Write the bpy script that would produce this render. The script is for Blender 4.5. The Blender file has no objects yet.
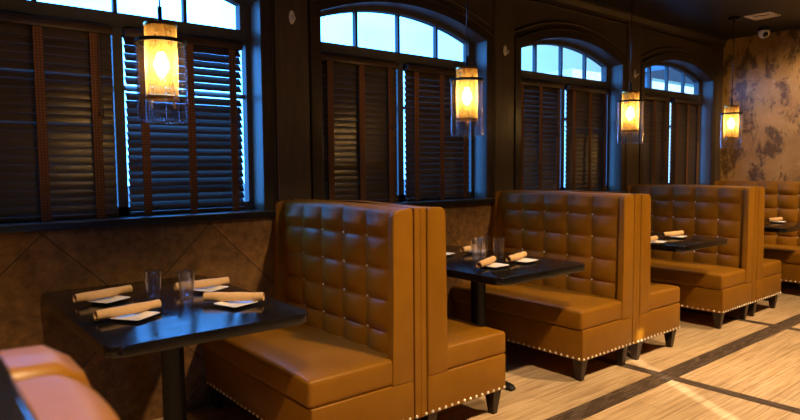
import bpy, bmesh, math, random
from mathutils import Vector, Matrix
random.seed(7)
S = bpy.context.scene
COL = S.collection
PI = math.pi

# ------------------------------------------------------------------ object helpers
def obj(name, bm, mat, parent=None, loc=None, smooth=None):
    """link a bmesh as one mesh object"""
    bmesh.ops.recalc_face_normals(bm, faces=bm.faces)
    me = bpy.data.meshes.new(name)
    bm.to_mesh(me); bm.free()
    mats = mat if isinstance(mat, (list, tuple)) else [mat]
    for m in mats: me.materials.append(m)
    if smooth:
        me.polygons.foreach_set('use_smooth', [True] * len(me.polygons))
        if smooth is not True: me.set_sharp_from_angle(angle=math.radians(smooth))
    o = bpy.data.objects.new(name, me); COL.objects.link(o)
    if parent: o.parent = parent
    if loc: o.location = loc
    return o

def inst(name, mesh, parent, loc=(0, 0, 0), rot=(0, 0, 0)):
    o = bpy.data.objects.new(name, mesh); COL.objects.link(o)
    o.parent = parent; o.location = loc; o.rotation_euler = rot
    return o

def tag(o, label, cat, group=None):
    o['label'] = label; o['category'] = cat
    if group: o['group'] = group
    return o

def thing(name, label, cat, loc=(0, 0, 0), rz=0.0, group=None):
    o = bpy.data.objects.new(name, None); COL.objects.link(o)
    o.location = loc; o.rotation_euler = (0, 0, rz); o.empty_display_size = .1
    return tag(o, label, cat, group)

def struct(name, bm, mat, parent=None, smooth=None):
    o = obj(name, bm, mat, parent, smooth=smooth)
    if not parent: o['kind'] = 'structure'
    return o

def copy_tree(o, parent=None):
    c = o.copy(); COL.objects.link(c)
    if parent: c.parent = parent
    for ch in list(o.children): copy_tree(ch, c)
    return c

# ------------------------------------------------------------------ shape helpers
def box(bm, x0, x1, y0, y1, z0, z1, bev=0.0, seg=2):
    vs = [bm.verts.new(p) for p in ((x0,y0,z0),(x1,y0,z0),(x1,y1,z0),(x0,y1,z0),(x0,y0,z1),(x1,y0,z1),(x1,y1,z1),(x0,y1,z1))]
    fs = [bm.faces.new([vs[i] for i in q]) for q in ((0,3,2,1),(4,5,6,7),(0,1,5,4),(1,2,6,5),(2,3,7,6),(3,0,4,7))]
    if bev:
        es = {e for f in fs for e in f.edges}
        bmesh.ops.bevel(bm, geom=list(es), offset=bev, segments=seg, affect='EDGES', profile=.5)
def boxbm(*a, **k):
    bm = bmesh.new(); box(bm, *a, **k); return bm

def quad(bm, *ps): return bm.faces.new([bm.verts.new(p) for p in ps])

def prism(bm, pts, h0, h1, axis='z', bev=0.0, seg=2):
    """polygon extruded along an axis; pts 2D: z->(x,y), y->(x,z), x->(y,z)"""
    def P(p, h):
        return {'z': (p[0], p[1], h), 'y': (p[0], h, p[1]), 'x': (h, p[0], p[1])}[axis]
    a = [bm.verts.new(P(p, h0)) for p in pts]; b = [bm.verts.new(P(p, h1)) for p in pts]
    n = len(pts)
    fs = [bm.faces.new(list(reversed(a))), bm.faces.new(b)]
    fs += [bm.faces.new((a[i], a[(i+1) % n], b[(i+1) % n], b[i])) for i in range(n)]
    if bev:
        es = list({e for f in fs[:2] for e in f.edges})
        bmesh.ops.bevel(bm, geom=es, offset=bev, segments=seg, affect='EDGES', profile=.5)

def lathe(bm, prof, n=32, c=(0, 0, 0), cap0=True, cap1=True):
    rings = []
    for r, z in prof:
        rings.append([bm.verts.new((c[0] + r*math.cos(2*PI*k/n), c[1] + r*math.sin(2*PI*k/n), c[2] + z)) for k in range(n)])
    for A, B in zip(rings, rings[1:]):
        for k in range(n): bm.faces.new((A[k], A[(k+1) % n], B[(k+1) % n], B[k]))
    if cap0: bm.faces.new(list(reversed(rings[0])))
    if cap1: bm.faces.new(rings[-1])

def tube(bm, pts, r, n=10):
    pts = [Vector(p) for p in pts]; rings = []
    for i, p in enumerate(pts):
        t = (pts[min(i+1, len(pts)-1)] - pts[max(i-1, 0)]).normalized()
        a = t.orthogonal().normalized() if i == 0 else (pa - t * pa.dot(t)).normalized()
        pa = a; b = t.cross(a)
        rr = r[i] if isinstance(r, (list, tuple)) else r
        rings.append([bm.verts.new(p + (a*math.cos(2*PI*k/n) + b*math.sin(2*PI*k/n)) * rr) for k in range(n)])
    for A, B in zip(rings, rings[1:]):
        for k in range(n): bm.faces.new((A[k], A[(k+1) % n], B[(k+1) % n], B[k]))
    bm.faces.new(list(reversed(rings[0]))); bm.faces.new(rings[-1])

def roundbox(bm, x0, x1, y0, y1, z0, z1, r, crown=0.0, n=(14, 26, 6), sag=None):
    """padded block: rounded edges, crowned top"""
    C = Vector(((x0+x1)/2, (y0+y1)/2, (z0+z1)/2)); H = Vector(((x1-x0)/2, (y1-y0)/2, (z1-z0)/2))
    def axis(h, k):
        inner = [(-h + r) + 2*(h-r)*i/k for i in range(k+1)]
        e = [-h + r*(1-math.cos(a)) for a in (0, PI/8, PI/4, 3*PI/8)]
        return e + inner + [-v for v in reversed(e)]
    ax = [axis(H[i], n[i]) for i in range(3)]
    cache = {}
    def V(i, j, k):
        if (i, j, k) in cache: return cache[i, j, k]
        p = Vector((ax[0][i], ax[1][j], ax[2][k]))
        q = Vector([max(-H[a]+r, min(H[a]-r, p[a])) for a in range(3)])
        d = p - q
        if d.length > 1e-9:
            p = q + d.normalized() * r
        u, v = p.x/H.x, p.y/H.y
        if p.z > 0 and crown:
            w = max(0, p.z/H.z)
            p.z += crown * w * (1-u**4) * (1-v**4)
        vv = bm.verts.new(C + p); cache[i, j, k] = vv; return vv
    N = [len(a)-1 for a in ax]
    for i in range(N[0]):
        for j in range(N[1]):
            for k in (0, N[2]): bm.faces.new((V(i,j,k), V(i+1,j,k), V(i+1,j+1,k), V(i,j+1,k)))
    for i in range(N[0]):
        for k in range(N[2]):
            for j in (0, N[1]): bm.faces.new((V(i,j,k), V(i+1,j,k), V(i+1,j,k+1), V(i,j,k+1)))
    for j in range(N[1]):
        for k in range(N[2]):
            for i in (0, N[0]): bm.faces.new((V(i,j,k), V(i,j+1,k), V(i,j+1,k+1), V(i,j,k+1)))

# ------------------------------------------------------------------ materials
def newmat(name):
    m = bpy.data.materials.new(name); m.use_nodes = True
    nt = m.node_tree; b = nt.nodes['Principled BSDF']
    return m, nt, b
def ND(nt, t, **k):
    n = nt.nodes.new(t)
    for a, v in k.items():
        if a in n.inputs.keys(): n.inputs[a].default_value = v
        else: setattr(n, a, v)
    return n
def LK(nt, a, b): nt.links.new(a, b)
def ramp(nt, fac, stops, interp='LINEAR'):
    r = nt.nodes.new('ShaderNodeValToRGB'); r.color_ramp.interpolation = interp
    e = r.color_ramp.elements
    while len(e) < len(stops): e.new(.5)
    for el, (p, c) in zip(e, stops):
        el.position = p; el.color = (*c, 1) if len(c) == 3 else c
    LK(nt, fac, r.inputs['Fac']); return r.outputs['Color']
def coords(nt, scale=(1, 1, 1), rot=(0, 0, 0), loc=(0, 0, 0), kind='Object'):
    tc = nt.nodes.new('ShaderNodeTexCoord'); mp = nt.nodes.new('ShaderNodeMapping')
    mp.inputs['Scale'].default_value = scale; mp.inputs['Rotation'].default_value = rot; mp.inputs['Location'].default_value = loc
    LK(nt, tc.outputs[kind], mp.inputs['Vector']); return mp.outputs['Vector']
def noise(nt, vec, scale, detail=4, rough=.5, dist=0.0):
    n = ND(nt, 'ShaderNodeTexNoise', Scale=scale, Detail=detail, Roughness=rough, Distortion=dist)
    LK(nt, vec, n.inputs['Vector']); return n.outputs['Fac']
def bump(nt, b, h, strength=.2, dist=.01):
    n = ND(nt, 'ShaderNodeBump', Strength=strength, Distance=dist)
    LK(nt, h, n.inputs['Height']); LK(nt, n.outputs['Normal'], b.inputs['Normal'])
def mix(nt, f, a, c, mode='MIX'):
    n = nt.nodes.new('ShaderNodeMix'); n.data_type = 'RGBA'; n.blend_type = mode
    for sock, v in ((n.inputs[0], f), (n.inputs[6], a), (n.inputs[7], c)):
        if hasattr(v, 'is_linked'): LK(nt, v, sock)
        elif isinstance(v, (tuple, list)): sock.default_value = (*v, 1)
        else: sock.default_value = v
    return n.outputs[2]

def plain(name, col, rough=.5, metal=0.0, spec=.5, var=.12, nscale=30, bmp=0.0):
    m, nt, b = newmat(name)
    v = coords(nt); f = noise(nt, v, nscale, 5)
    lo = tuple(c*(1-var) for c in col); hi = tuple(min(1, c*(1+var)) for c in col)
    LK(nt, ramp(nt, f, [(.3, lo), (.7, hi)]), b.inputs['Base Color'])
    b.inputs['Roughness'].default_value = rough; b.inputs['Metallic'].default_value = metal
    b.inputs['Specular IOR Level'].default_value = spec
    if bmp: bump(nt, b, f, bmp, .004)
    return m

def wood(name, a, c, rough=.45, axis='z', scale=1.0, spec=.4):
    m, nt, b = newmat(name)
    sc = {'z': (22, 22, 1.2), 'x': (1.2, 22, 22), 'y': (22, 1.2, 22)}[axis]
    v = coords(nt, tuple(s*scale for s in sc))
    f = noise(nt, v, 2.2, 8, .6, .6)
    LK(nt, ramp(nt, f, [(.3, a), (.7, c)]), b.inputs['Base Color'])
    b.inputs['Roughness'].default_value = rough; b.inputs['Specular IOR Level'].default_value = spec
    bump(nt, b, f, .12, .003)
    return m

def leather():
    m, nt, b = newmat('caramel_leather')
    v = coords(nt)
    f = noise(nt, v, 6, 4); g = noise(nt, v, 260, 3, .6)
    LK(nt, ramp(nt, f, [(.25, (.205, .086, .0045)), (.75, (.258, .112, .006))]), b.inputs['Base Color'])
    b.inputs['Specular IOR Level'].default_value = .26
    LK(nt, ramp(nt, f, [(.3, (.33,)*3), (.7, (.43,)*3)]), b.inputs['Roughness'])
    w = noise(nt, v, 14, 2, .5, .4)
    n1 = ND(nt, 'ShaderNodeBump', Strength=.10, Distance=.002); LK(nt, g, n1.inputs['Height'])
    n2 = ND(nt, 'ShaderNodeBump', Strength=.12, Distance=.01); LK(nt, w, n2.inputs['Height'])
    LK(nt, n1.outputs['Normal'], n2.inputs['Normal']); LK(nt, n2.outputs['Normal'], b.inputs['Normal'])
    return m

def floor_mat():
    m, nt, b = newmat('oak_planks')
    v = coords(nt)
    br = ND(nt, 'ShaderNodeTexBrick', Scale=1.0)
    br.offset = .37; br.inputs['Mortar Size'].default_value = .0022; br.inputs['Brick Width'].default_value = 1.1
    br.inputs['Row Height'].default_value = .155; br.inputs['Color1'].default_value = (.12,.12,.12,1); br.inputs['Color2'].default_value = (.88,.88,.88,1)
    br.inputs['Mortar'].default_value = (.5,.5,.5,1); LK(nt, v, br.inputs['Vector'])
    gv = coords(nt, (.8, 20, 1))
    g = noise(nt, gv, 2.6, 9, .68, .6)
    base = ramp(nt, g, [(.30, (.27,.17,.085)), (.46, (.53,.38,.225)), (.70, (.78,.62,.42))])
    tint = ramp(nt, br.outputs['Color'], [(0, (.80,.78,.74)), (1, (1.06,1.04,1.0))])
    c = mix(nt, 1.0, base, tint, 'MULTIPLY')
    kv = coords(nt, (2.2, 9, 1)); k = noise(nt, kv, 2.1, 5, .7)
    c = mix(nt, ramp(nt, k, [(.60, (0,0,0)), (.74, (.6,.6,.6))]), c, (.20,.115,.055))
    c = mix(nt, br.outputs['Fac'], c, (.30,.20,.11))
    LK(nt, c, b.inputs['Base Color'])
    b.inputs['Roughness'].default_value = .42; b.inputs['Specular IOR Level'].default_value = .35
    bump(nt, b, g, .08, .002)
    return m

def inlay_mat():
    m, nt, b = newmat('dark_mosaic_inlay')
    v = coords(nt)
    br = ND(nt, 'ShaderNodeTexBrick', Scale=1.0)
    br.inputs['Mortar Size'].default_value = .0025; br.inputs['Brick Width'].default_value = .075; br.inputs['Row Height'].default_value = .016
    br.inputs['Color1'].default_value = (.030,.020,.014,1); br.inputs['Color2'].default_value = (.19,.135,.10,1); br.inputs['Mortar'].default_value = (.012,.009,.007,1)
    LK(nt, v, br.inputs['Vector'])
    f = noise(nt, v, 60, 4)
    LK(nt, mix(nt, .3, br.outputs['Color'], ramp(nt, f, [(.3, (.035,.024,.017)), (.75, (.16,.115,.085))])), b.inputs['Base Color'])
    b.inputs['Roughness'].default_value = .5; b.inputs['Specular IOR Level'].default_value = .3
    bump(nt, b, br.outputs['Fac'], -.3, .002)
    return m

def slate_mat():
    """big square stone tiles laid on the diagonal (wall plane is x/z)"""
    m, nt, b = newmat('brown_stone_tile')
    side = .598
    v = coords(nt, (1, 1, 1), (0, PI/4, 0), kind='Object')
    sx = nt.nodes.new('ShaderNodeSeparateXYZ'); LK(nt, v, sx.inputs[0])
    off = rot_off
    def line(sock, o):
        a = ND(nt, 'ShaderNodeMath', operation='ADD'); LK(nt, sock, a.inputs[0]); a.inputs[1].default_value = o
        d = ND(nt, 'ShaderNodeMath', operation='DIVIDE'); LK(nt, a.outputs[0], d.inputs[0]); d.inputs[1].default_value = side
        fr = ND(nt, 'ShaderNodeMath', operation='FRACT'); LK(nt, d.outputs[0], fr.inputs[0])
        fl = ND(nt, 'ShaderNodeMath', operation='FLOOR'); LK(nt, d.outputs[0], fl.inputs[0])
        s = ND(nt, 'ShaderNodeMath', operation='SUBTRACT'); LK(nt, fr.outputs[0], s.inputs[0]); s.inputs[1].default_value = .5
        ab = ND(nt, 'ShaderNodeMath', operation='ABSOLUTE'); LK(nt, s.outputs[0], ab.inputs[0])
        g = ND(nt, 'ShaderNodeMath', operation='GREATER_THAN'); LK(nt, ab.outputs[0], g.inputs[0]); g.inputs[1].default_value = .4955
        return g.outputs[0], fl.outputs[0]
    g1, f1 = line(sx.outputs['X'], off[0]); g2, f2 = line(sx.outputs['Z'], off[1])
    gm = ND(nt, 'ShaderNodeMath', operation='MAXIMUM'); LK(nt, g1, gm.inputs[0]); LK(nt, g2, gm.inputs[1])
    cmb = nt.nodes.new('ShaderNodeCombineXYZ'); LK(nt, f1, cmb.inputs[0]); LK(nt, f2, cmb.inputs[1])
    wn = nt.nodes.new('ShaderNodeTexWhiteNoise'); LK(nt, cmb.outputs[0], wn.inputs['Vector'])
    vv = coords(nt)
    big = noise(nt, vv, 3.2, 6, .62, .8); fine = noise(nt, vv, 22, 6, .65)
    c = ramp(nt, big, [(.25, (.075,.034,.010)), (.5, (.18,.090,.027)), (.75, (.40,.22,.072))])
    c = mix(nt, .55, c, ramp(nt, fine, [(.3, (.05,.024,.007)), (.7, (.33,.175,.058))]))
    c = mix(nt, 1.0, c, ramp(nt, wn.outputs['Value'], [(0, (.72,.72,.72)), (1, (1.15,1.1,1.05))]), 'MULTIPLY')
    sp = noise(nt, vv, 48, 3, .6)
    c = mix(nt, ramp(nt, sp, [(.70, (0,0,0)), (.76, (.6,.6,.6))]), c, (.42,.30,.17))
    c = mix(nt, gm.outputs[0], c, (.035,.018,.008))
    LK(nt, c, b.inputs['Base Color']); b.inputs['Roughness'].default_value = .55; b.inputs['Specular IOR Level'].default_value = .3
    bump(nt, b, fine, .25, .004)
    return m

def plaster_mat():
    m, nt, b = newmat('mottled_gold_plaster')
    v = coords(nt)
    big = noise(nt, v, 2.0, 5, .6, .5); mid = noise(nt, coords(nt, (1, 1, .55)), 5.5, 9, .74, .35); fine = noise(nt, v, 18, 6, .68)
    c = ramp(nt, big, [(.3, (.30,.165,.042)), (.7, (.50,.30,.085))])
    c = mix(nt, ramp(nt, mid, [(.50, (0,0,0)), (.57, (.9,.9,.9))]), c, (.085,.045,.014))
    c = mix(nt, ramp(nt, fine, [(.56, (0,0,0)), (.72, (.55,.55,.55))]), c, (.60,.42,.20))
    LK(nt, c, b.inputs['Base Color']); b.inputs['Roughness'].default_value = .42; b.inputs['Specular IOR Level'].default_value = .5
    bump(nt, b, mid, .10, .004)
    return m

def tape_mat():
    m, nt, b = newmat('woven_blind_tape')
    v = coords(nt, (1, 1, 1), (0, PI/4, 0))
    ck = ND(nt, 'ShaderNodeTexChecker', Scale=95.0); LK(nt, v, ck.inputs['Vector'])
    ck.inputs['Color1'].default_value = (.205,.100,.056,1); ck.inputs['Color2'].default_value = (.11,.052,.028,1)
    LK(nt, ck.outputs['Color'], b.inputs['Base Color']); b.inputs['Roughness'].default_value = .85; b.inputs['Specular IOR Level'].default_value = .15
    return m

def glass_mat(name, tint=(.96, .98, 1), refl=(1, 1, 1), f0=.06, f1=.55, rough=.02, refr=0.0):
    """thin clear glass: transmission plus a facing-angle reflection"""
    m, nt, b = newmat(name); nt.nodes.remove(b)
    out = nt.nodes['Material Output']
    tr = ND(nt, 'ShaderNodeBsdfTransparent'); tr.inputs['Color'].default_value = (*tint, 1)
    gl = ND(nt, 'ShaderNodeBsdfGlossy', Roughness=rough); gl.inputs['Color'].default_value = (*refl, 1)
    lw = ND(nt, 'ShaderNodeLayerWeight', Blend=.5)
    pw = ND(nt, 'ShaderNodeMath', operation='POWER'); LK(nt, lw.outputs['Facing'], pw.inputs[0]); pw.inputs[1].default_value = 3.0
    mr = ND(nt, 'ShaderNodeMapRange'); LK(nt, pw.outputs[0], mr.inputs['Value']); mr.inputs['To Min'].default_value = f0; mr.inputs['To Max'].default_value = f1
    base = tr
    if refr:
        rg = ND(nt, 'ShaderNodeBsdfGlass', Roughness=0.0, IOR=1.45); base = nt.nodes.new('ShaderNodeMixShader'); base.inputs[0].default_value = refr
        LK(nt, tr.outputs[0], base.inputs[1]); LK(nt, rg.outputs[0], base.inputs[2])
    mx = nt.nodes.new('ShaderNodeMixShader'); LK(nt, mr.outputs['Result'], mx.inputs[0]); LK(nt, base.outputs[0], mx.inputs[1]); LK(nt, gl.outputs[0], mx.inputs[2])
    LK(nt, mx.outputs[0], out.inputs['Surface'])
    return m

def amber_mat():
    m, nt, b = newmat('amber_seeded_glass'); nt.nodes.remove(b)
    out = nt.nodes['Material Output']
    v = coords(nt, (1, 1, .22)); f = noise(nt, v, 26, 4, .6, .6)
    tr = ND(nt, 'ShaderNodeBsdfTransparent'); LK(nt, ramp(nt, f, [(.3, (.92,.70,.36)), (.7, (1.0,.90,.66))]), tr.inputs['Color'])
    tl = ND(nt, 'ShaderNodeBsdfTranslucent'); tl.inputs['Color'].default_value = (.95,.55,.14,1)
    gl = ND(nt, 'ShaderNodeBsdfGlossy', Roughness=.08); gl.inputs['Color'].default_value = (1,.85,.6,1)
    lw = ND(nt, 'ShaderNodeLayerWeight', Blend=.5)
    dens = mix(nt, 1.0, ramp(nt, f, [(.35, (.26,)*3), (.7, (.06,)*3)]), ramp(nt, lw.outputs['Facing'], [(.3, (.14,)*3), (.9, (.85,)*3)]), 'ADD')
    m1 = nt.nodes.new('ShaderNodeMixShader'); LK(nt, dens, m1.inputs[0])
    LK(nt, tr.outputs[0], m1.inputs[1]); LK(nt, tl.outputs[0], m1.inputs[2])
    m2 = nt.nodes.new('ShaderNodeMixShader'); m2.inputs[0].default_value = .06
    LK(nt, m1.outputs[0], m2.inputs[1]); LK(nt, gl.outputs[0], m2.inputs[2]); LK(nt, m2.outputs[0], out.inputs['Surface'])
    return m

def emit_mat(name, col, strength):
    m, nt, b = newmat(name)
    b.inputs['Base Color'].default_value = (*col, 1); b.inputs['Emission Color'].default_value = (*col, 1); b.inputs['Emission Strength'].default_value = strength
    return m

def table_mat():
    m, nt, b = newmat('black_lacquered_tabletop')
    v = coords(nt, (1.4, 9, 1)); f = noise(nt, v, 2.6, 7, .62, .8)
    LK(nt, ramp(nt, f, [(.3, (.004,.0035,.0035)), (.7, (.012,.010,.009))]), b.inputs['Base Color'])
    w = noise(nt, coords(nt, (1.2, 2.6, 1)), 4.2, 5, .6, .7)
    LK(nt, ramp(nt, w, [(.35, (.09,)*3), (.65, (.19,)*3)]), b.inputs['Roughness'])
    b.inputs['Specular IOR Level'].default_value = .42
    bump(nt, b, w, .03, .002)
    return m

_c, _s = math.cos(PI/4), math.sin(PI/4)
# tile joints meet at wall point (0.55, 1.06): offsets of the rotated grid
_tx, _tz = .55, 1.06
rot_off = (-(_tx*_c + _tz*_s), -(-_tx*_s + _tz*_c))

M = dict(
    leather=leather(), floor=floor_mat(), inlay=inlay_mat(), tile=slate_mat(), plaster=plaster_mat(),
    panel=wood('dark_stained_panelling', (.056,.039,.026), (.098,.069,.047), .45, 'z'),
    trim=wood('dark_moulding', (.026,.017,.011), (.046,.031,.020), .42, 'x'),
    frame=plain('black_window_frame', (.080,.077,.075), .6, spec=.15),
    sill=plain('black_sill', (.010,.010,.011), .30),
    ceil=plain('black_ceiling_paint', (.010,.009,.009), .45, nscale=6, bmp=.05),
    darkwall=plain('brown_painted_wall', (.06,.04,.026), .7),
    slat=wood('dark_wood_slat', (.050,.035,.026), (.088,.063,.047), .34, 'x', spec=.5),
    rail=wood('dark_wood_headrail', (.030,.017,.010), (.055,.030,.018), .42, 'x'),
    tape=tape_mat(), cord=plain('black_cord', (.02,.018,.017), .7),
    leg=wood('espresso_leg', (.014,.008,.005), (.034,.018,.011), .35, 'z'),
    nail=plain('pearl_nickel', (.86,.83,.77), .30, .35, var=.03),
    button=plain('pewter_button', (.75,.68,.60), .28, .5, var=.03),
    table=table_mat(), iron=plain('black_powder_coat', (.008,.008,.009), .48, spec=.25),
    kraft=plain('kraft_paper', (.62,.40,.19), .8, var=.07, nscale=60, bmp=.08, spec=.2),
    china=plain('white_china', (.80,.78,.75), .18, var=.02),
    glass=glass_mat('tumbler_glass', (.95,.97,.99), f0=.07, f1=1.0, refr=.25),
    shade=glass_mat('pendant_outer_glass', (.95,.97,.99), f0=.06, f1=1.0, refr=.12),
    pane=glass_mat('window_glass', (.97,.99,1), f0=.03, f1=.3),
    amber=amber_mat(), brass=plain('aged_brass', (.62,.37,.11), .30, 1.0, var=.10),
    black=plain('black_metal', (.012,.011,.011), .35, .2),
    bulb=emit_mat('warm_filament_bulb', (1.0,.66,.30), 175.0),
    white=plain('white_plastic', (.82,.80,.77), .4, var=.02), lens=plain('dark_lens', (.006,.006,.008), .08),
    cap=plain('polished_black_granite', (.010,.010,.012), .06, var=.3),
    concrete=plain('tan_stucco', (.88,.60,.42), .8, nscale=2), fascia=plain('dark_metal_canopy', (.07,.075,.085), .6),
    asphalt=plain('asphalt', (.06,.06,.06), .9, nscale=8),
)

# ------------------------------------------------------------------ measured layout (metres)
YW = 3.437          # face of the window wall
XE = 7.84           # far wall
ZC = 2.868          # ceiling
PER = 1.95          # window bay pitch
WOP = [(.20 + PER*k, 1.73 + PER*k) for k in range(4)]      # openings
SP, AP = 2.363, 2.515                                      # spring line, crown of the openings
ZS = 1.118                                                 # top of sill
YF = YW + .20                                              # outer face of the wall

def arc(xc, half, zs, za, n=24, off=0.0):
    s = za - zs; R = (half*half + s*s) / (2*s); cz = zs + s - R
    h = half + off; r = R + off
    return [(xc - h + 2*h*i/n, cz + math.sqrt(r*r - (-h + 2*h*i/n)**2)) for i in range(n+1)]

# ------------------------------------------------------------------ room shell
XL, YB = -2.6, -3.2
bm = bmesh.new(); box(bm, XL-.1, XE+.1, YB-.1, YF, -.12, 0); struct('floor', bm, M['floor'])
bm = bmesh.new(); box(bm, XL-.1, XE+.1, YB-.1, YF+.05, ZC, ZC+.1); struct('ceiling', bm, M['ceil'])
bm = bmesh.new(); box(bm, XE, XE+.1, YB-.1, YF, 0, ZC); struct('wall_far', bm, M['plaster'])
bm = bmesh.new(); box(bm, XL-.1, XL, YB-.1, YF, 0, ZC); struct('wall_near', bm, M['darkwall'])
# unseen back wall; slot and bar added to shape the floor's light streak
DX = .42
bm = bmesh.new()
box(bm, XL, DX, YB-.1, YB, 0, ZC); box(bm, DX+.165, XE, YB-.1, YB, 0, ZC); box(bm, DX, DX+.165, YB-.1, YB, 2.13, ZC)
struct('wall_behind', bm, M['darkwall'])
bm = bmesh.new()
box(bm, DX+.036, DX+.062, YB-.07, YB-.03, 0, 2.13); struct('window_5', bm, M['frame'])
# window wall below the sills: stone tile
bm = bmesh.new(); box(bm, XL, XE, YW, YF, 0, ZS-.045); struct('wall_left', bm, M['tile'])
# window wall above: dark panelling with four arched openings
bm = bmesh.new()
xs = [XL] + [v for w in WOP for v in w] + [XE]
z0 = ZS - .045
for k in range(0, len(xs), 2):
    a, b = xs[k], xs[k+1]
    if k == 0: a = XL
    box(bm, a, b, YW, YF, z0, ZC)
for a, b in WOP:
    pts = arc((a+b)/2, (b-a)/2, SP, AP)
    for (p, q) in zip(pts, pts[1:]):
        for y in (YW, YF): quad(bm, (p[0],y,p[1]), (q[0],y,q[1]), (q[0],y,ZC), (p[0],y,ZC))
        quad(bm, (p[0],YW,p[1]), (q[0],YW,q[1]), (q[0],YF,q[1]), (p[0],YF,p[1]))
struct('wall_left_panelling', bm, M['panel'])

tn = [0]
def trim(bm, mat='trim', smooth=None):
    tn[0] += 1; return struct('trim_%d' % tn[0], bm, M[mat], smooth=smooth)

# sills: one black ledge per bay
bm = bmesh.new(); box(bm, XL, XE, YW-.040, YW+.002, ZS-.040, ZS, .006); trim(bm, 'sill')
for a, b in WOP:
    bm = bmesh.new(); box(bm, a+.001, b-.001, YW+.001, YF-.01, ZS-.044, ZS); trim(bm, 'sill')
# arched casings and raised spandrel panels above
for a, b in WOP:
    xc, hw = (a+b)/2, (b-a)/2
    bm = bmesh.new(); off = .082; t = .016
    inn = [(a, ZS)] + arc(xc, hw, SP, AP) + [(b, ZS)]
    oa = arc(xc, hw, SP, AP, off=off)
    out = [(a-off, ZS)] + oa + [(b+off, ZS)]
    for i in range(len(inn)-1):
        p, q, r, s = inn[i], inn[i+1], out[i+1], out[i]
        m1 = lambda u, v, f: (u[0]+(v[0]-u[0])*f, u[1]+(v[1]-u[1])*f)
        # stepped profile: flat band, bead at the outer edge
        prof = [(0, 0), (0, t), (.80, t), (.86, t+.008), (.96, t+.008), (1, 0)]
        for (f0, d0), (f1, d1) in zip(prof, prof[1:]):
            A, B, Cc, D = m1(p, s, f0), m1(q, r, f0), m1(q, r, f1), m1(p, s, f1)
            quad(bm, (A[0],YW-d0,A[1]), (B[0],YW-d0,B[1]), (Cc[0],YW-d1,Cc[1]), (D[0],YW-d1,D[1]))
    bmesh.ops.remove_doubles(bm, verts=bm.verts, dist=1e-5)
    trim(bm)
    # spandrel panel moulding: thin bead that frames the field over the arch
    bm = bmesh.new()
    o2 = arc(xc, hw, SP, AP, off=.135)
    loop = [(p[0], p[1]) for p in o2]
    top = ZC - .105
    path = [(x, YW-.004, z) for x, z in loop] + [(loop[-1][0], YW-.004, top), (loop[0][0], YW-.004, top), (loop[0][0], YW-.004, loop[0][1])]
    for p, q in zip(path, path[1:]):
        tube(bm, [p, q], .010, 8)
    trim(bm, smooth=50)
# pilaster panels between the bays
for k in range(4):
    a = WOP[k][1] + .094; b = (WOP[k+1][0] if k < 3 else 99) - .094
    if k == 3: continue
    bm = bmesh.new(); box(bm, a, b, YW-.020, YW+.001, ZS, ZC-.06, .006); trim(bm, 'panel')
bm = bmesh.new(); box(bm, WOP[3][1]+.094, XE, YW-.012, YW+.001, ZS, ZC-.06, .004); trim(bm, 'panel')
# cornice
bm = bmesh.new(); prism(bm, [(YW+.001, ZC), (YW+.001, ZC-.085), (YW-.014, ZC-.085), (YW-.020, ZC-.060), (YW-.048, ZC-.020), (YW-.052, ZC)], XL, XE, 'x'); trim(bm)

# floor inlays: one long border strip and the cross strips
bm = bmesh.new(); box(bm, XL, XE, 1.925, 2.055, 0, .0012); trim(bm, 'inlay')
for X in (-.06, 1.89, 3.84, 5.76, 7.70):
    bm = bmesh.new(); box(bm, -.065, YW-.1, -.045, .045, 0, .0008)   # long axis x, turned below
    for v in bm.verts:
        v.co.x -= 0
    o = trim(bm, 'inlay'); o.rotation_euler = (0, 0, PI/2); o.location = (X, 0, .0)
    # extends from the wall across the aisle
    o.scale = (1, 1, 1)

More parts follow.
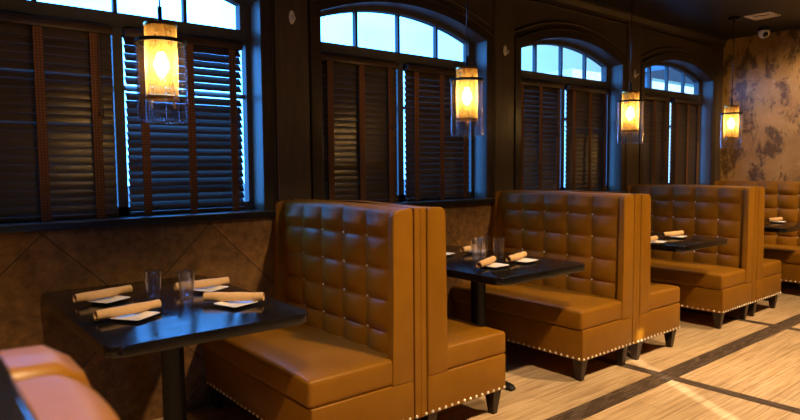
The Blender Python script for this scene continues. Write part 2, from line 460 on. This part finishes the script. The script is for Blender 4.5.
# ------------------------------------------------------------------ windows (frame + panes)
def window(n, a, b):
    xc, hw = (a+b)/2, (b-a)/2
    y0, y1 = YF-.075, YF-.015
    fr = bmesh.new()
    j = .062
    jl = .030
    box(fr, a, a+jl, y0, y1, ZS, 2.12); box(fr, b-jl, b, y0, y1, ZS, 2.12); box(fr, a, a+j, y0, y1, 2.12, SP); box(fr, b-j, b, y0, y1, 2.12, SP)
    box(fr, xc-.026, xc+.026, y0, y1, ZS, 2.115)
    box(fr, a+j, b-j, y0-.01, y1, 2.118, 2.203); box(fr, a+jl, b-jl, y0, y1, ZS, ZS+.05)
    box(fr, a+jl, xc-.026, y0+.02, y1-.01, 1.80, 1.822); box(fr, xc+.026, b-jl, y0+.02, y1-.01, 1.80, 1.822)
    oa = arc(xc, hw, SP, AP+.0); ia = arc(xc, hw-j, SP-.006, 2.482)
    for i in range(len(oa)-1):
        for y in (y0, y1): quad(fr, (oa[i][0],y,oa[i][1]), (oa[i+1][0],y,oa[i+1][1]), (ia[i+1][0],y,ia[i+1][1]), (ia[i][0],y,ia[i][1]))
        quad(fr, (ia[i][0],y0,ia[i][1]), (ia[i+1][0],y0,ia[i+1][1]), (ia[i+1][0],y1,ia[i+1][1]), (ia[i][0],y1,ia[i][1]))
    iz = lambda x: min(ia, key=lambda p: abs(p[0]-x))[1]
    for d in (-.377, 0, .377):
        box(fr, xc+d-.010, xc+d+.010, y0+.015, y1-.01, 2.203, iz(xc+d)+.006)
    w = struct('window_%d' % n, fr, M['frame'])
    yg = YF-.032
    bm = bmesh.new()
    lo = [(p[0], yg, 2.203) for p in ia]; hi = [(p[0], yg, p[1]) for p in ia]
    for i in range(len(ia)-1): quad(bm, lo[i], lo[i+1], hi[i+1], hi[i])
    obj('transom_pane', bm, M['pane'], w)
    for q0, q1 in ((a+jl, xc-.026), (xc+.026, b-jl)):
        bm = bmesh.new(); quad(bm, (q0,yg,ZS+.05), (q1,yg,ZS+.05), (q1,yg,2.118), (q0,yg,2.118)); obj('lower_pane', bm, M['pane'], w)
for i, (a, b) in enumerate(WOP): window(i+1, a, b)

# ------------------------------------------------------------------ wooden blinds
def blind(x0, x1, tilt, label, tapes, zb=ZS+.012, lift=0.0, loose=0.0):
    """origin at the middle of the headrail's underside"""
    w = x1 - x0; xm = (x0+x1)/2; yb = YW + .112
    t = thing('wooden_blind', label, 'blind', (xm, yb, ZS), 0, 'dark wooden blinds in the arched windows')
    H = 2.075 - ZS
    bm = bmesh.new(); box(bm, -w/2-.004, w/2+.004, -.045, .022, H, H+.045, .008); obj('headrail', bm, M['rail'], t, smooth=40)
    n = 22; pitch = (H - .03) / n
    bm = bmesh.new()
    for k in range(n):
        z = .035 + pitch*(k+.5)
        ang = tilt + random.uniform(-.02, .02) + (random.choice((-.20, .14)) if random.random() < loose else 0)
        ca, sa = math.cos(ang), math.sin(ang); hw = .0280
        rows = []
        for i in range(5):
            u = -hw + 2*hw*i/4; bow = .0035*(1-(u/hw)**2)
            for s in (-.0013, .0013): pass
            rows.append((u, bow))
        vt = []
        for side, th in ((0, .0014), (1, -.0014)):
            for u, bow in rows:
                # u<0 is the room edge; positive tilt drops it
                yy = u*ca - (bow+th)*sa*-1*-1; zz = u*sa + (bow+th)*ca
                vt.append((yy, z + zz))
        idx = [0,1,2,3,4,9,8,7,6,5]
        pts = [vt[i] for i in idx]
        A = [bm.verts.new((-w/2, p[0], p[1])) for p in pts]; B = [bm.verts.new((w/2, p[0], p[1])) for p in pts]
        m = len(pts)
        for i in range(m): bm.faces.new((A[i], A[(i+1)%m], B[(i+1)%m], B[i]))
        for V in (A, B):
            for i in range(4): bm.faces.new((V[i], V[i+1], V[8-i], V[9-i]))
    obj('slats', bm, M['slat'], t, smooth=35)
    bm = bmesh.new(); box(bm, -w/2, w/2, -.024, .024, .004, .024, .005); obj('bottom_rail', bm, M['rail'], t, smooth=40)
    for f in tapes:
        bm = bmesh.new(); xx = -w/2 + f
        yt = -.030
        box(bm, xx-.022, xx+.022, yt-.0012, yt+.0012, .0, H+.002)
        box(bm, xx-.022, xx+.022, yt, .024, -.0005, .002)
        obj('tape', bm, M['tape'], t)
    cx = w/2 - .075
    for dx, L in ((0, .40), (.016, .41)):
        bm = bmesh.new(); tube(bm, [(cx+dx, -.036, H), (cx+dx, -.036, H-L)], .0016, 6); c = obj('pull_cord', bm, M['cord'], t)
        bm = bmesh.new(); lathe(bm, [(.002, .0), (.007, -.012), (.0075, -.026), (.004, -.032)], 10, (cx+dx, -.036, H-L+.002)); obj('tassel', bm, M['rail'], c, smooth=50)
    return t
R = math.radians
names = [
    ('wide dark wooden blind left of the nearest pendant, nearly closed', 'dark wooden blind with half-open blue-lit slats behind the nearest pendant'),
    ('nearly closed dark wooden blind in second window, left half', 'dark wooden blind behind the second pendant, right half of second window'),
    ('dark wooden blind in third window, left half, upper slats ajar', 'closed dark wooden blind in third window, right half'),
    ('dark wooden blind beside the third pendant, left half of farthest window', 'dark wooden blind in farthest window, half nearest the gold wall'),
]
tilts = [(75, 51), (75, 68), (66, 75), (76, 76)]
for i, (a, b) in enumerate(WOP):
    xc = (a+b)/2
    for h in (0, 1):
        x0, x1 = ((a+.040, xc-(.037, .055, .068, .078)[i]) if h == 0 else (xc+.028, b-.075))
        blind(x0, x1, R(tilts[i][h]), names[i][h], (.088, .345, .600), loose=.18 if (i, h) == (0, 1) else .06)

# ------------------------------------------------------------------ wall hooks
for k, X in enumerate((1.939, 3.889, 5.846)):
    lab = ('small white oval hook on dark pillar nearest the front window', 'small white oval hook on dark pillar beside the second pendant', 'small white oval hook on dark pillar above the third pendant')[k]
    z = (2.291, 2.306, 2.293)[k]
    h = thing('wall_hook', lab, 'hook', (X, YW-.0205, z), 0, 'white hooks on the pillars')
    bm = bmesh.new()
    prism(bm, [(.019*math.cos(2*PI*i/24), .042*math.sin(2*PI*i/24)) for i in range(24)], -.006, 0, 'y', .002); obj('backplate', bm, M['white'], h, smooth=40)
    bm = bmesh.new(); tube(bm, [(0,-.005,.012), (0,-.010,-.012), (.001,-.020,-.024), (.002,-.032,-.018), (.003,-.036,-.002)], [.007,.007,.007,.006,.005], 10); obj('hook_arm', bm, M['white'], h, smooth=True)

# ------------------------------------------------------------------ booth benches
L = 1.182; WT = .042
Y0 = 2.25           # aisle ends
NAIL = None; BUTT = None
def bench(label, X, yend, s, flip=False, group='caramel leather booth benches', near=False):
    """origin on the floor at the back plane, aisle end at local y=0; s=+1 faces +x; flip mirrors the length (aisle end towards +y)"""
    global NAIL, BUTT
    e = -1 if flip else 1
    t = thing('booth_bench', label, 'booth', (X, yend, 0), 0, group)
    mx = lambda bm: ([setattr(v, 'co', Vector((v.co.x*s, v.co.y*e, v.co.z))) for v in bm.verts], bm)[1]
    le = M['leather']
    bm = bmesh.new(); box(bm, .0, .0375, .003, L-.003, .14, 1.177, .004); obj('back_panel', mx(bm), le, t)
    WN = .115 if near else WT
    for y0 in (0, L-WN):
        prof = [(.046, .335), (.182, .335), (.176, .45), (.170, .75), (.168, 1.135), (.160, 1.160), (.140, 1.172), (.070, 1.177), (.054, 1.174), (.046, 1.160)]
        if near: prof = [(.042, .335), (.164, .335), (.164, 1.140), (.154, 1.170), (.130, 1.186), (.066, 1.188), (.050, 1.184), (.042, 1.170)]
        bm = bmesh.new(); prism(bm, prof, y0, y0+WN, 'y', .024 if near else .009, 4 if near else 3); obj('wing', mx(bm), le, t, smooth=40)
    # tufted backrest: a grid that rises from the seat, rolls over the top and returns to the back panel
    bm = bmesh.new()
    yi0, yi1 = WN+.003, L-WN-.003
    nu, nv = 100, 92
    su = .2085; cu = L/2; rows = (.567-.155, .567, .722, .876, 1.030, 1.030+.155)
    ztop = 1.174; r = .030; zb = .40; xf = .146 if near else .122
    if near: ztop = 1.180
    grid = []
    for i in range(nu+1):
        y = yi0 + (yi1-yi0)*i/nu
        line = []
        u = (y - cu)/su + .5                         # buttons at integer u
        uu = abs(math.sin(PI*u)) if -1.6 < (y-cu)/su < 1.6 else (abs(math.sin(PI*u)))
        bumpz = .010*math.exp(-((y-cu)/.28)**2)
        Htot = (ztop + bumpz - r - zb); arcl = PI*r/2
        for k in range(nv+1):
            sdist = (Htot + arcl + xf - r - .036)*k/nv
            if sdist < Htot: p = Vector((xf, 0, zb + sdist)); nrm = Vector((1, 0, 0))
            elif sdist < Htot + arcl:
                a = (sdist - Htot)/r; p = Vector((xf - r + r*math.cos(a), 0, zb + Htot + r*math.sin(a))); nrm = Vector((math.cos(a), 0, math.sin(a)))
            else: p = Vector((xf - r - (sdist-Htot-arcl), 0, zb + Htot + r)); nrm = Vector((0, 0, 1))
            zz = zb + sdist
            v = (zz - .567)/.1545
            inb = zz < 1.030 + .03
            sv = abs(math.sin(PI*v)) if zz < 1.034 else abs(math.sin(min(PI/2, PI*v - 3*PI))) if (v-3) < .5 else 1.0
            edge = min(1, (y-yi0)/.03, (yi1-y)/.03); edge = max(0, edge)**.5
            d = .034 * (max(uu, .0)**.62) * (.22 + .78*max(sv, .0)**.55) * (.45 + .55*edge)
            # button pits
            du = (u - round(u))*su; dv = (v - round(v))*.1545
            if 0 <= round(v) <= 3 and abs((y-cu)/su) < 1.9:
                d -= .006*math.exp(-(du*du + dv*dv)/(.020**2))
            tf = (sdist - (Htot-.06))/(arcl+.06)
            if tf > 0: d *= max(0, 1 - tf)**1.2
            q = p + nrm*d
            line.append(bm.verts.new((q.x, y, q.z)))
        grid.append(line)
    for i in range(nu):
        for k in range(nv): bm.faces.new((grid[i][k], grid[i+1][k], grid[i+1][k+1], grid[i][k+1]))
    for line, rev in ((grid[0], 1), (grid[-1], 0)):      # closed ends
        y = line[0].co.y
        bb = [bm.verts.new((.039, y, zb)), bm.verts.new((.039, y, 1.14))]
        bm.faces.new(line + [bb[1], bb[0]])
    back = obj('backrest', mx(bm), le, t, smooth=60)
    if BUTT is None:
        b = bmesh.new(); lathe(b, [(.0072, -.004), (.0070, .001), (.0055, .0036), (.0028, .0050), (.0008, .0054)], 14)
        o = obj('button', b, M['button'], None, smooth=True); BUTT = o.data; bpy.data.objects.remove(o)
    for i in range(4):
        for z in (.567, .722, .876, 1.030):
            inst('button', BUTT, back, (s*(xf+.002-.004), e*(cu + (i-1.5)*su), z), (0, s*PI/2, 0))
    # base box with a slightly wider lip, upholstered
    bm = bmesh.new(); box(bm, .045, .622, .002, L-.002, .140, .338, .008, 3); obj('base', mx(bm), le, t, smooth=40)
    # seat cushion, boxed edge with piping
    bm = bmesh.new(); roundbox(bm, .100, .632, .005, L-.005, .336, .462, .022, .016); cu_o = obj('seat_cushion', mx(bm), le, t, smooth=True)
    bm = bmesh.new()
    pp = [(.625, y, .4475+.004) for y in [.03 + (L-.06)*i/20 for i in range(21)]]
    tube(bm, pp, .0028, 8); tube(bm, [(.61-.43*i/12, .0105, .4475+.004) for i in range(13)], .0028, 8)
    obj('piping', mx(bm), le, cu_o, smooth=True)
    # tapered legs
    for x in (.572, .092):
        for y in (.055, L-.055):
            bm = bmesh.new()
            for (h, z) in ((.019, 0), (.036, .142)):
                pass
            lo = [bm.verts.new((x+a*.019, y+b*.019, 0)) for a, b in ((-1,-1),(1,-1),(1,1),(-1,1))]
            hi = [bm.verts.new((x+a*.037, y+b*.037, .142)) for a, b in ((-1,-1),(1,-1),(1,1),(-1,1))]
            bm.faces.new(list(reversed(lo))); bm.faces.new(hi)
            fs = [bm.faces.new((lo[i], lo[(i+1)%4], hi[(i+1)%4], hi[i])) for i in range(4)]
            bmesh.ops.bevel(bm, geom=[ed for ed in bm.edges if abs(ed.verts[0].co.z-ed.verts[1].co.z) > .1], offset=.004, segments=2, affect='EDGES')
            obj('leg', mx(bm), M['leg'], t)
    # nailheads along the lower edge: front and aisle end
    if NAIL is None:
        b = bmesh.new(); lathe(b, [(.0088, -.001), (.0084, .002), (.0062, .0050), (.0030, .0066), (.0006, .0070)], 12)
        o = obj('nailhead', b, M['nail'], None, smooth=True); NAIL = o.data; bpy.data.objects.remove(o)
    for i in range(14):
        inst('nailhead', NAIL, t, (s*(.030 + .0445*i), e*.002, .153), (e*PI/2, 0, 0))
    for i in range(26):
        inst('nailhead', NAIL, t, (s*.622, e*(.028 + .0446*i), .153), (0, s*PI/2, 0))
    return t
DC = [1.960, 3.925, 5.885]
bl = [('nearest tufted caramel booth bench, its seat half under the nearest table', 'caramel booth bench back to back with the nearest tufted one, short seat end showing'),
      ('tufted caramel booth bench behind the second table and its glasses', 'caramel booth bench back to back with that behind three glasses'),
      ('third tufted caramel booth bench from the front, behind the third table', 'caramel booth bench right of the third tufted back, facing the farthest table')]
for k, X in enumerate(DC):
    bench(bl[k][0], X, Y0, -1); bench(bl[k][1], X, Y0, +1)
bench('farthest tufted caramel booth bench, against the gold plaster wall', XE-.002, Y0, -1)
# the near bench across the aisle, at the photo's lower left corner
bench('out-of-focus orange leather booth back at the lower left corner', -.016, .762, +1, flip=True, near=True)
# ledge it backs onto
d = thing('divider_ledge', 'glossy black ledge with blue reflections beside the out-of-focus orange booth back', 'divider', (-.17, .745, 0))
bm = bmesh.new(); box(bm, -.14, .132, -1.19, -.01, 0, 1.222); obj('half_wall', bm, M['panel'], d)
bm = bmesh.new(); prism(bm, [(-.16, -1.2), (.224, -1.2), (.224, .0), (-.16, .0)], 1.222, 1.242, 'z', .006, 3); obj('ledge_top', bm, M['cap'], d, smooth=40)

# ------------------------------------------------------------------ tables
TZ = .775
TX = [.917, 2.872, 4.832, 6.785]
def rrect(x0, x1, y0, y1, r, n=8):
    pts = []
    for cx, cy, a0 in ((x1-r, y0+r, -PI/2), (x1-r, y1-r, 0), (x0+r, y1-r, PI/2), (x0+r, y0+r, PI)):
        pts += [(cx + r*math.cos(a0 + PI/2*i/n), cy + r*math.sin(a0 + PI/2*i/n)) for i in range(n+1)]
    return pts
tl = ['black glossy restaurant table nearest the camera, blue window reflections on its top',
      'black restaurant table with three glasses, second from left',
      'black restaurant table between second and third tufted booths, one napkin roll in full view',
      'black restaurant table at the far right, nearest the gold wall']
for k, X in enumerate(TX):
    t = thing('restaurant_table', tl[k], 'table', (X, 2.80, 0), 0, 'black booth tables')
    bm = bmesh.new(); prism(bm, rrect(-.392, .405, -.600, .628, .055), TZ-.042, TZ, 'z', .008, 3); obj('tabletop', bm, M['table'], t, smooth=35)
    bm = bmesh.new(); lathe(bm, [(.0485, .045), (.0485, TZ-.075), (.052, TZ-.07), (.12, TZ-.05), (.125, TZ-.042)], 36, (.010, -.05, 0)); obj('column', bm, M['iron'], t, smooth=40)
    bm = bmesh.new(); lathe(bm, [(.085, .018), (.085, .050), (.065, .066), (.0485, .072)], 32, (.010, -.05, 0)); base = obj('base', bm, M['iron'], t, smooth=40)
    for a in range(4):
        bm = bmesh.new()
        n = 12; Lr = .30 if a % 2 else .27
        ang = a*PI/2
        prev = None
        for i in range(n+1):
            rr = .04 + (Lr-.04)*i/n
            w = .036 - .010*i/n; h = .052 - .020*(i/n)**1.5
            if i == n: w *= .6; h *= .6
            sec = [(-w, .006), (-w, h*.7), (-w*.5, h), (w*.5, h), (w, h*.7), (w, .006)]
            ring = [bm.verts.new((.010 + rr*math.cos(ang) - q*math.sin(ang), -.05 + rr*math.sin(ang) + q*math.cos(ang), z)) for q, z in sec]
            if prev:
                for j in range(6): bm.faces.new((prev[j], prev[(j+1)%6], ring[(j+1)%6], ring[j]))
            else: bm.faces.new(ring)
            prev = ring
        bm.faces.new(prev)
        lathe(bm, [(.016, 0), (.016, .012)], 14, (.010 + (Lr-.03)*math.cos(ang), -.05 + (Lr-.03)*math.sin(ang), 0))
        obj('foot', bm, M['iron'], base, smooth=45)

# ------------------------------------------------------------------ tableware
def make_roll():
    """kraft napkin sleeve rolled in a spiral, with a diagonal flap"""
    bm = bmesh.new(); Lr = .262; n = 22; m = 64
    g = []
    for i in range(n+1):
        x = -Lr/2 + Lr*i/n; f = abs(2*i/n - 1)
        tend = 2*PI*2.62 + 1.5*f                      # flap edge runs out towards the middle
        row = []
        for j in range(m+1):
            th = tend*j/m
            r = .0125 + .0085*(j/m) + .0006*math.sin(3*x*20)
            r *= 1 - .05*(i/n)
            row.append(bm.verts.new((x, r*math.cos(th+.6), .0215 + r*math.sin(th+.6))))
        g.append(row)
    for i in range(n):
        for j in range(m): bm.faces.new((g[i][j], g[i+1][j], g[i+1][j+1], g[i][j+1]))
    return bm
def make_plate():
    bm = bmesh.new()
    def ring(h, z, rc=.012):
        return [bm.verts.new((p[0], p[1], z)) for p in rrect(-h, h, -h, h, min(rc, h*.5), 4)]
    rs = [ring(.040, 0), ring(.044, .002), ring(.068, .0135), ring(.0705, .0150), ring(.0690, .0165), ring(.058, .0135), ring(.044, .0075)]
    for A, B in zip(rs, rs[1:]):
        k = len(A)
        for i in range(k): bm.faces.new((A[i], A[(i+1)%k], B[(i+1)%k], B[i]))
    bm.faces.new(list(reversed(rs[0]))); bm.faces.new(rs[-1])
    return bm
def make_glass():
    bm = bmesh.new()
    lathe(bm, [(.026, 0), (.029, .003), (.0325, .05), (.0385, .128), (.0395, .1335), (.0385, .135), (.0370, .1335), (.0310, .05), (.0280, .022), (.006, .018)], 40)
    return bm
def mesh_of(bm, name, mat, sm):
    o = obj(name, bm, mat, None, smooth=sm); me = o.data; bpy.data.objects.remove(o); return me
ROLL = mesh_of(make_roll(), 'napkin_roll', M['kraft'], 60); PLATE = mesh_of(make_plate(), 'side_plate', M['china'], 35); GLASS = mesh_of(make_glass(), 'tumbler', M['glass'], 50)
def put(name, me, loc, rz, label, cat, group):
    o = bpy.data.objects.new(name, me); COL.objects.link(o); o.location = loc; o.rotation_euler = (0, 0, rz); return tag(o, label, cat, group)
near = 'on the nearest black table'
sets = [ # x, y, roll angle, plate offset, plate angle, roll label, plate label
    (.716, 3.015, .28, (.008, -.036), .50, 'tan paper napkin roll %s, back left by the stone wall' % near, 'small square white plate %s, back left by the stone wall' % near),
    (.708, 2.600, .20, (.014, -.032), .62, 'tan paper napkin roll %s, front left' % near, 'small square white plate %s, front left under a napkin roll' % near),
    (1.136, 2.555, -.72, (-.005, -.032), .30, 'tan paper napkin roll %s, front right of the tumblers' % near, 'small square white plate %s, front right of the tumblers' % near),
    (1.150, 2.950, -.02, (.020, -.030), .50, 'tan paper napkin roll %s, partly behind the right tumbler' % near, 'small square white plate %s, behind the right tumbler' % near),
    (2.688, 2.500, .42, (.045, -.015), .05, 'tan paper napkin roll on second table, front one below the glasses', 'small square white plate on second table, front one below the glasses'),
    (2.985, 2.522, .32, (.030, -.030), .10, 'tan paper napkin roll on second table, rightmost, before the tufted back', 'small square white plate on second table, rightmost, before the tufted back'),
    (3.090, 3.000, .20, (.010, -.010), .40, 'tan paper napkin roll on second table, seen through the glasses', 'small square white plate on second table, behind the glasses'),
    (2.790, 3.075, .45, (.045, -.030), .20, 'tan paper napkin roll peeking out right of the nearest double booth back', 'small square white plate peeking out right of the nearest double booth back'),
    (4.934, 2.522, -.10, (.020, -.020), .20, 'tan paper napkin roll on third table in full view', 'small square white plate under the napkin roll in full view on third table'),
    (4.425, 2.450, .10, (.070, -.020), .30, 'tan paper napkin roll on third table, half hidden by the booth back', 'small square white plate on third table, beside the booth back that hides its roll'),
    (6.950, 2.488, -.10, (.020, -.020), .20, 'tan paper napkin roll on the farthest table', 'small square white plate on the farthest table'),
]
for x, y, a, po, pa, rl, pl in sets:
    put('side_plate', PLATE, (x+po[0], y+po[1], TZ), pa, pl, 'plate', 'square white plates on the tables')
    put('napkin_roll', ROLL, (x, y, TZ+.0145), a, rl, 'napkin', 'napkin rolls on the tables')
for x, y, lab in ((.898, 2.890, 'clear glass tumbler on the nearest table, left of the two'), (1.013, 2.789, 'clear glass tumbler on the nearest table, right of the two'),
                  (2.893, 2.775, 'clear glass tumbler on the second table, leftmost of three'), (2.972, 2.800, 'clear glass tumbler on the second table, middle one of three'), (3.035, 2.712, 'clear glass tumbler on the second table, rightmost of three')):
    put('tumbler', GLASS, (x, y, TZ), 0, lab, 'glass', 'clear tumblers on the tables')

# ------------------------------------------------------------------ pendant lamps
PX = [(.955, 1.935), (2.882, 1.922), (4.815, 1.905), (6.740, 1.895)]
pl = ['pendant lamp of brass and clear glass hanging over the nearest table', 'pendant lamp of brass and clear glass hanging before the second window',
      'pendant lamp of brass and clear glass hanging before the pillar between the two farther windows', 'pendant lamp of brass and clear glass hanging against the gold plaster wall']
for k, (X, Z) in enumerate(PX):
    Yp = 2.85; H = ZC - Z
    t = thing('pendant_lamp', pl[k], 'lamp', (X, Yp, Z), .3*k, 'glass cylinder pendant lamps')
    bm = bmesh.new(); lathe(bm, [(.060, H-.002), (.060, H-.020), (.052, H-.026), (.012, H-.030), (.010, H-.05)], 28, cap0=True); obj('canopy', bm, M['black'], t, smooth=40)
    bm = bmesh.new(); tube(bm, [(0,0,H-.03), (0,0,.075)], .0038, 8); obj('rod', bm, M['black'], t, smooth=True)
    bm = bmesh.new(); lathe(bm, [(.0095, .155), (.0095, .076)], 16); obj('coupling', bm, M['black'], t, smooth=40)
    bm = bmesh.new(); lathe(bm, [(.010, .080), (.068, .080), (.0705, .076), (.0705, .066), (.066, .066), (.066, .074), (.010, .076), (.010, .080)], 40, cap0=False, cap1=False); obj('brass_cap', bm, M['brass'], t, smooth=40)
    # black ring with three arms that carries the outer glass
    bm = bmesh.new(); lathe(bm, [(.101, -.009), (.111, -.009), (.111, .007), (.101, .007), (.101, -.009)], 48, cap0=False, cap1=False)
    for a in range(3):
        c, s_ = math.cos(a*2*PI/3), math.sin(a*2*PI/3)
        tube(bm, [(.071*c, .071*s_, .0), (.104*c, .104*s_, .0)], .004, 8)
    obj('carrier_ring', bm, M['black'], t, smooth=40)
    bm = bmesh.new(); lathe(bm, [(.106, -.008), (.106, -.345), (.1065, -.347), (.1045, -.352), (.1015, -.347), (.103, -.340), (.103, -.008)], 56, cap0=False, cap1=False); obj('outer_glass', bm, M['shade'], t, smooth=40)
    bm = bmesh.new(); lathe(bm, [(.0685, .068), (.0685, -.245)], 48, cap0=False, cap1=False); obj('inner_glass', bm, M['amber'], t, smooth=True)
    bm = bmesh.new(); lathe(bm, [(.066, -.240), (.0715, -.240), (.0715, -.256), (.066, -.256), (.066, -.240)], 48, cap0=False, cap1=False); obj('lower_ring', bm, M['brass'], t, smooth=40)
    bm = bmesh.new()
    for a in range(4):
        c, s_ = math.cos(a*PI/2+.4), math.sin(a*PI/2+.4)
        tube(bm, [(.069*c, .069*s_, -.252), (.069*c, .069*s_, -.290)], .0035, 8)
    obj('finial_pins', bm, M['brass'], t, smooth=True)
    bm = bmesh.new(); lathe(bm, [(.017, .076), (.017, -.045), (.014, -.048)], 20); so = obj('socket', bm, M['brass'], t, smooth=40)
    bm = bmesh.new(); lathe(bm, [(.010, -.048), (.013, -.060), (.020, -.085), (.024, -.106), (.023, -.122), (.016, -.139), (.006, -.150)], 20); obj('bulb', bm, M['bulb'], so, smooth=True)

# ------------------------------------------------------------------ ceiling things
t = thing('ceiling_vent', 'white square vent panel set in the dark ceiling', 'vent', (6.86, 2.63, ZC), -.03)
bm = bmesh.new(); box(bm, -.132, .132, -.122, .122, -.012, 0, .004); obj('faceplate', bm, M['white'], t)
for x, y in ((-.06, .03), (-.035, -.035)):
    bm = bmesh.new(); box(bm, x-.010, x+.010, y-.045, y+.030, -.0135, -.011); obj('slot', bm, M['lens'], t)
t = thing('security_camera', 'small white dome security camera on the ceiling by the gold wall', 'camera', (7.50, 2.853, ZC))
bm = bmesh.new(); lathe(bm, [(.060, 0), (.060, -.022), (.050, -.034)], 28); obj('mount', bm, M['black'], t, smooth=40)
bm = bmesh.new()
lathe(bm, [(.050, -.030), (.058, -.036), (.060, -.050), (.056, -.074), (.045, -.094), (.026, -.108), (.004, -.112)], 32); ball = obj('dome', bm, M['white'], t, smooth=50)
dv = Vector((-.62, -.55, -.56)).normalized(); rot = dv.to_track_quat('Z', 'Y').to_euler()
bm = bmesh.new(); lathe(bm, [(.030, .0), (.026, .008), (.012, .013), (.002, .014)], 24); o = obj('lens', bm, M['lens'], t, smooth=50); o.location = Vector((0, 0, -.052)) + dv*.050; o.rotation_euler = rot

# ------------------------------------------------------------------ outside
bm = bmesh.new(); box(bm, -30, 90, YF+.3, 60, -.4, -.15); struct('ground', bm, M['asphalt'])
t = thing('neighbouring_building', 'pale flat-roofed building seen through the third arched window', 'building', (22.4, 16, -.15))
bm = bmesh.new(); box(bm, 0, 40, 0, 8, 0, 5.35); obj('wall', bm, M['concrete'], t)
bm = bmesh.new(); box(bm, -.1, 40.1, -.12, 8.1, 5.25, 5.60); obj('parapet', bm, M['concrete'], t)
t = thing('canopy', 'dark flat canopy outside the farthest arched window', 'canopy', (10.4, 4.6, -.15))
bm = bmesh.new(); box(bm, 0, 9, 0, 1.6, 3.17, 3.45); obj('roof', bm, M['fascia'], t)
for x in (.2, 8.8):
    bm = bmesh.new(); box(bm, x-.08, x+.08, 1.3, 1.46, 0, 3.18); obj('post', bm, M['fascia'], t)

# ------------------------------------------------------------------ light
w = bpy.data.worlds.new('World'); S.world = w; w.use_nodes = True
wt = w.node_tree; bg = wt.nodes['Background']; bg.inputs['Strength'].default_value = 1.0
# evening sky: bright towards the left of the window wall, paler and dimmer along it to the right
tc = wt.nodes.new('ShaderNodeTexCoord'); sx = wt.nodes.new('ShaderNodeSeparateXYZ'); LK(wt, tc.outputs['Generated'], sx.inputs[0])
at = ND(wt, 'ShaderNodeMath', operation='ARCTAN2'); LK(wt, sx.outputs['X'], at.inputs[0]); LK(wt, sx.outputs['Y'], at.inputs[1])
mr = ND(wt, 'ShaderNodeMapRange'); LK(wt, at.outputs[0], mr.inputs['Value']); mr.inputs['From Min'].default_value = R(20); mr.inputs['From Max'].default_value = R(160)
cl = noise(wt, coords(wt, (1, 1, 2.5), kind='Generated'), 5.0, 5, .6)
sky = ramp(wt, mr.outputs['Result'], [(0, (1.0, 5.2, 16)), (.13, (.78, 3.9, 11.5)), (.22, (.42, 1.1, 1.9)), (.28, (.30, .70, 1.0)), (.33, (.06, .40, .70)), (.5, (.06, .40, .70)), (.66, (1.9, 2.9, 3.6)), (1, (2.0, 3.2, 4.2))])
LK(wt, mix(wt, 1.0, sky, ramp(wt, cl, [(.3, (.86,.90,.94)), (.7, (1.2,1.1,1.03))]), 'MULTIPLY'), bg.inputs['Color'])
def spot(name, loc, target, power, col, size, blend=.5, rad=.06):
    l = bpy.data.lights.new(name, 'SPOT'); l.energy = power; l.color = col; l.spot_size = R(size); l.spot_blend = blend; l.shadow_soft_size = rad
    o = bpy.data.objects.new(name, l); COL.objects.link(o); o.location = loc
    o.rotation_euler = (Vector(target) - Vector(loc)).to_track_quat('-Z', 'Y').to_euler(); return o
WARM = (1.0, .66, .34)
for X, pw, ya, cone in ((-1.5, 230, 1.6, 90), (.42, 200, 1.42, 92), (2.30, 335, 1.62, 90), (4.25, 350, 1.62, 90), (6.2, 370, 1.62, 90)):
    spot('downlight_or_fill', (X, .74, ZC-.03), (X, ya, 0), pw, WARM, cone, .5, .05)
spot('downlight_or_fill', (.12, -.10, ZC-.03), (.10, .55, 1.2), 95, WARM, 44, .6, .05)  # unseen fill spot added to warm the near booth back
spot('far_wall_fill', (6.75, 1.55, ZC-.03), (7.84, 2.6, 1.55), 200, WARM, 74, .8, .05)  # unseen spot added to brighten the far plaster wall
# spot standing in for low sun, shining through the added slot
dirv = Vector((.53, .85, 0)).normalized(); elev = R(20.5)
src = Vector((DX+.085, YB, 1.0)) - Vector((dirv.x*math.cos(elev), dirv.y*math.cos(elev), -math.sin(elev)))*14
spot('low_sun', src, (DX+.085, YB, 1.0), 48000, (1.0, .86, .66), 12, .1, .05)

# ------------------------------------------------------------------ camera
cam = bpy.data.cameras.new('camera'); co = bpy.data.objects.new('camera', cam); COL.objects.link(co)
F = Vector((.6299, .7737, -.0682)).normalized(); Rt = Vector((.7751, -.6318, -.0081)); Rt = (Rt - F*Rt.dot(F)).normalized(); U = Rt.cross(F)
co.matrix_world = Matrix(((Rt.x, U.x, -F.x, 0), (Rt.y, U.y, -F.y, 0), (Rt.z, U.z, -F.z, 1.37), (0, 0, 0, 1)))
cam.sensor_width = 36; cam.sensor_fit = 'HORIZONTAL'; cam.lens = 27.979; cam.clip_start = .02
cam.dof.use_dof = True; cam.dof.focus_distance = 4.2; cam.dof.aperture_fstop = 5.6
S.camera = co
S.view_settings.view_transform = 'Standard'; S.view_settings.look = 'None'; S.view_settings.exposure = 0.0; S.view_settings.gamma = 1.0; S.view_settings.use_curve_mapping = False
S.cycles.use_denoising = True
S.cycles.max_bounces = 10; S.cycles.transparent_max_bounces = 24
S.cycles.caustics_reflective = False; S.cycles.caustics_refractive = False
S.cycles.sample_clamp_indirect = 6.0
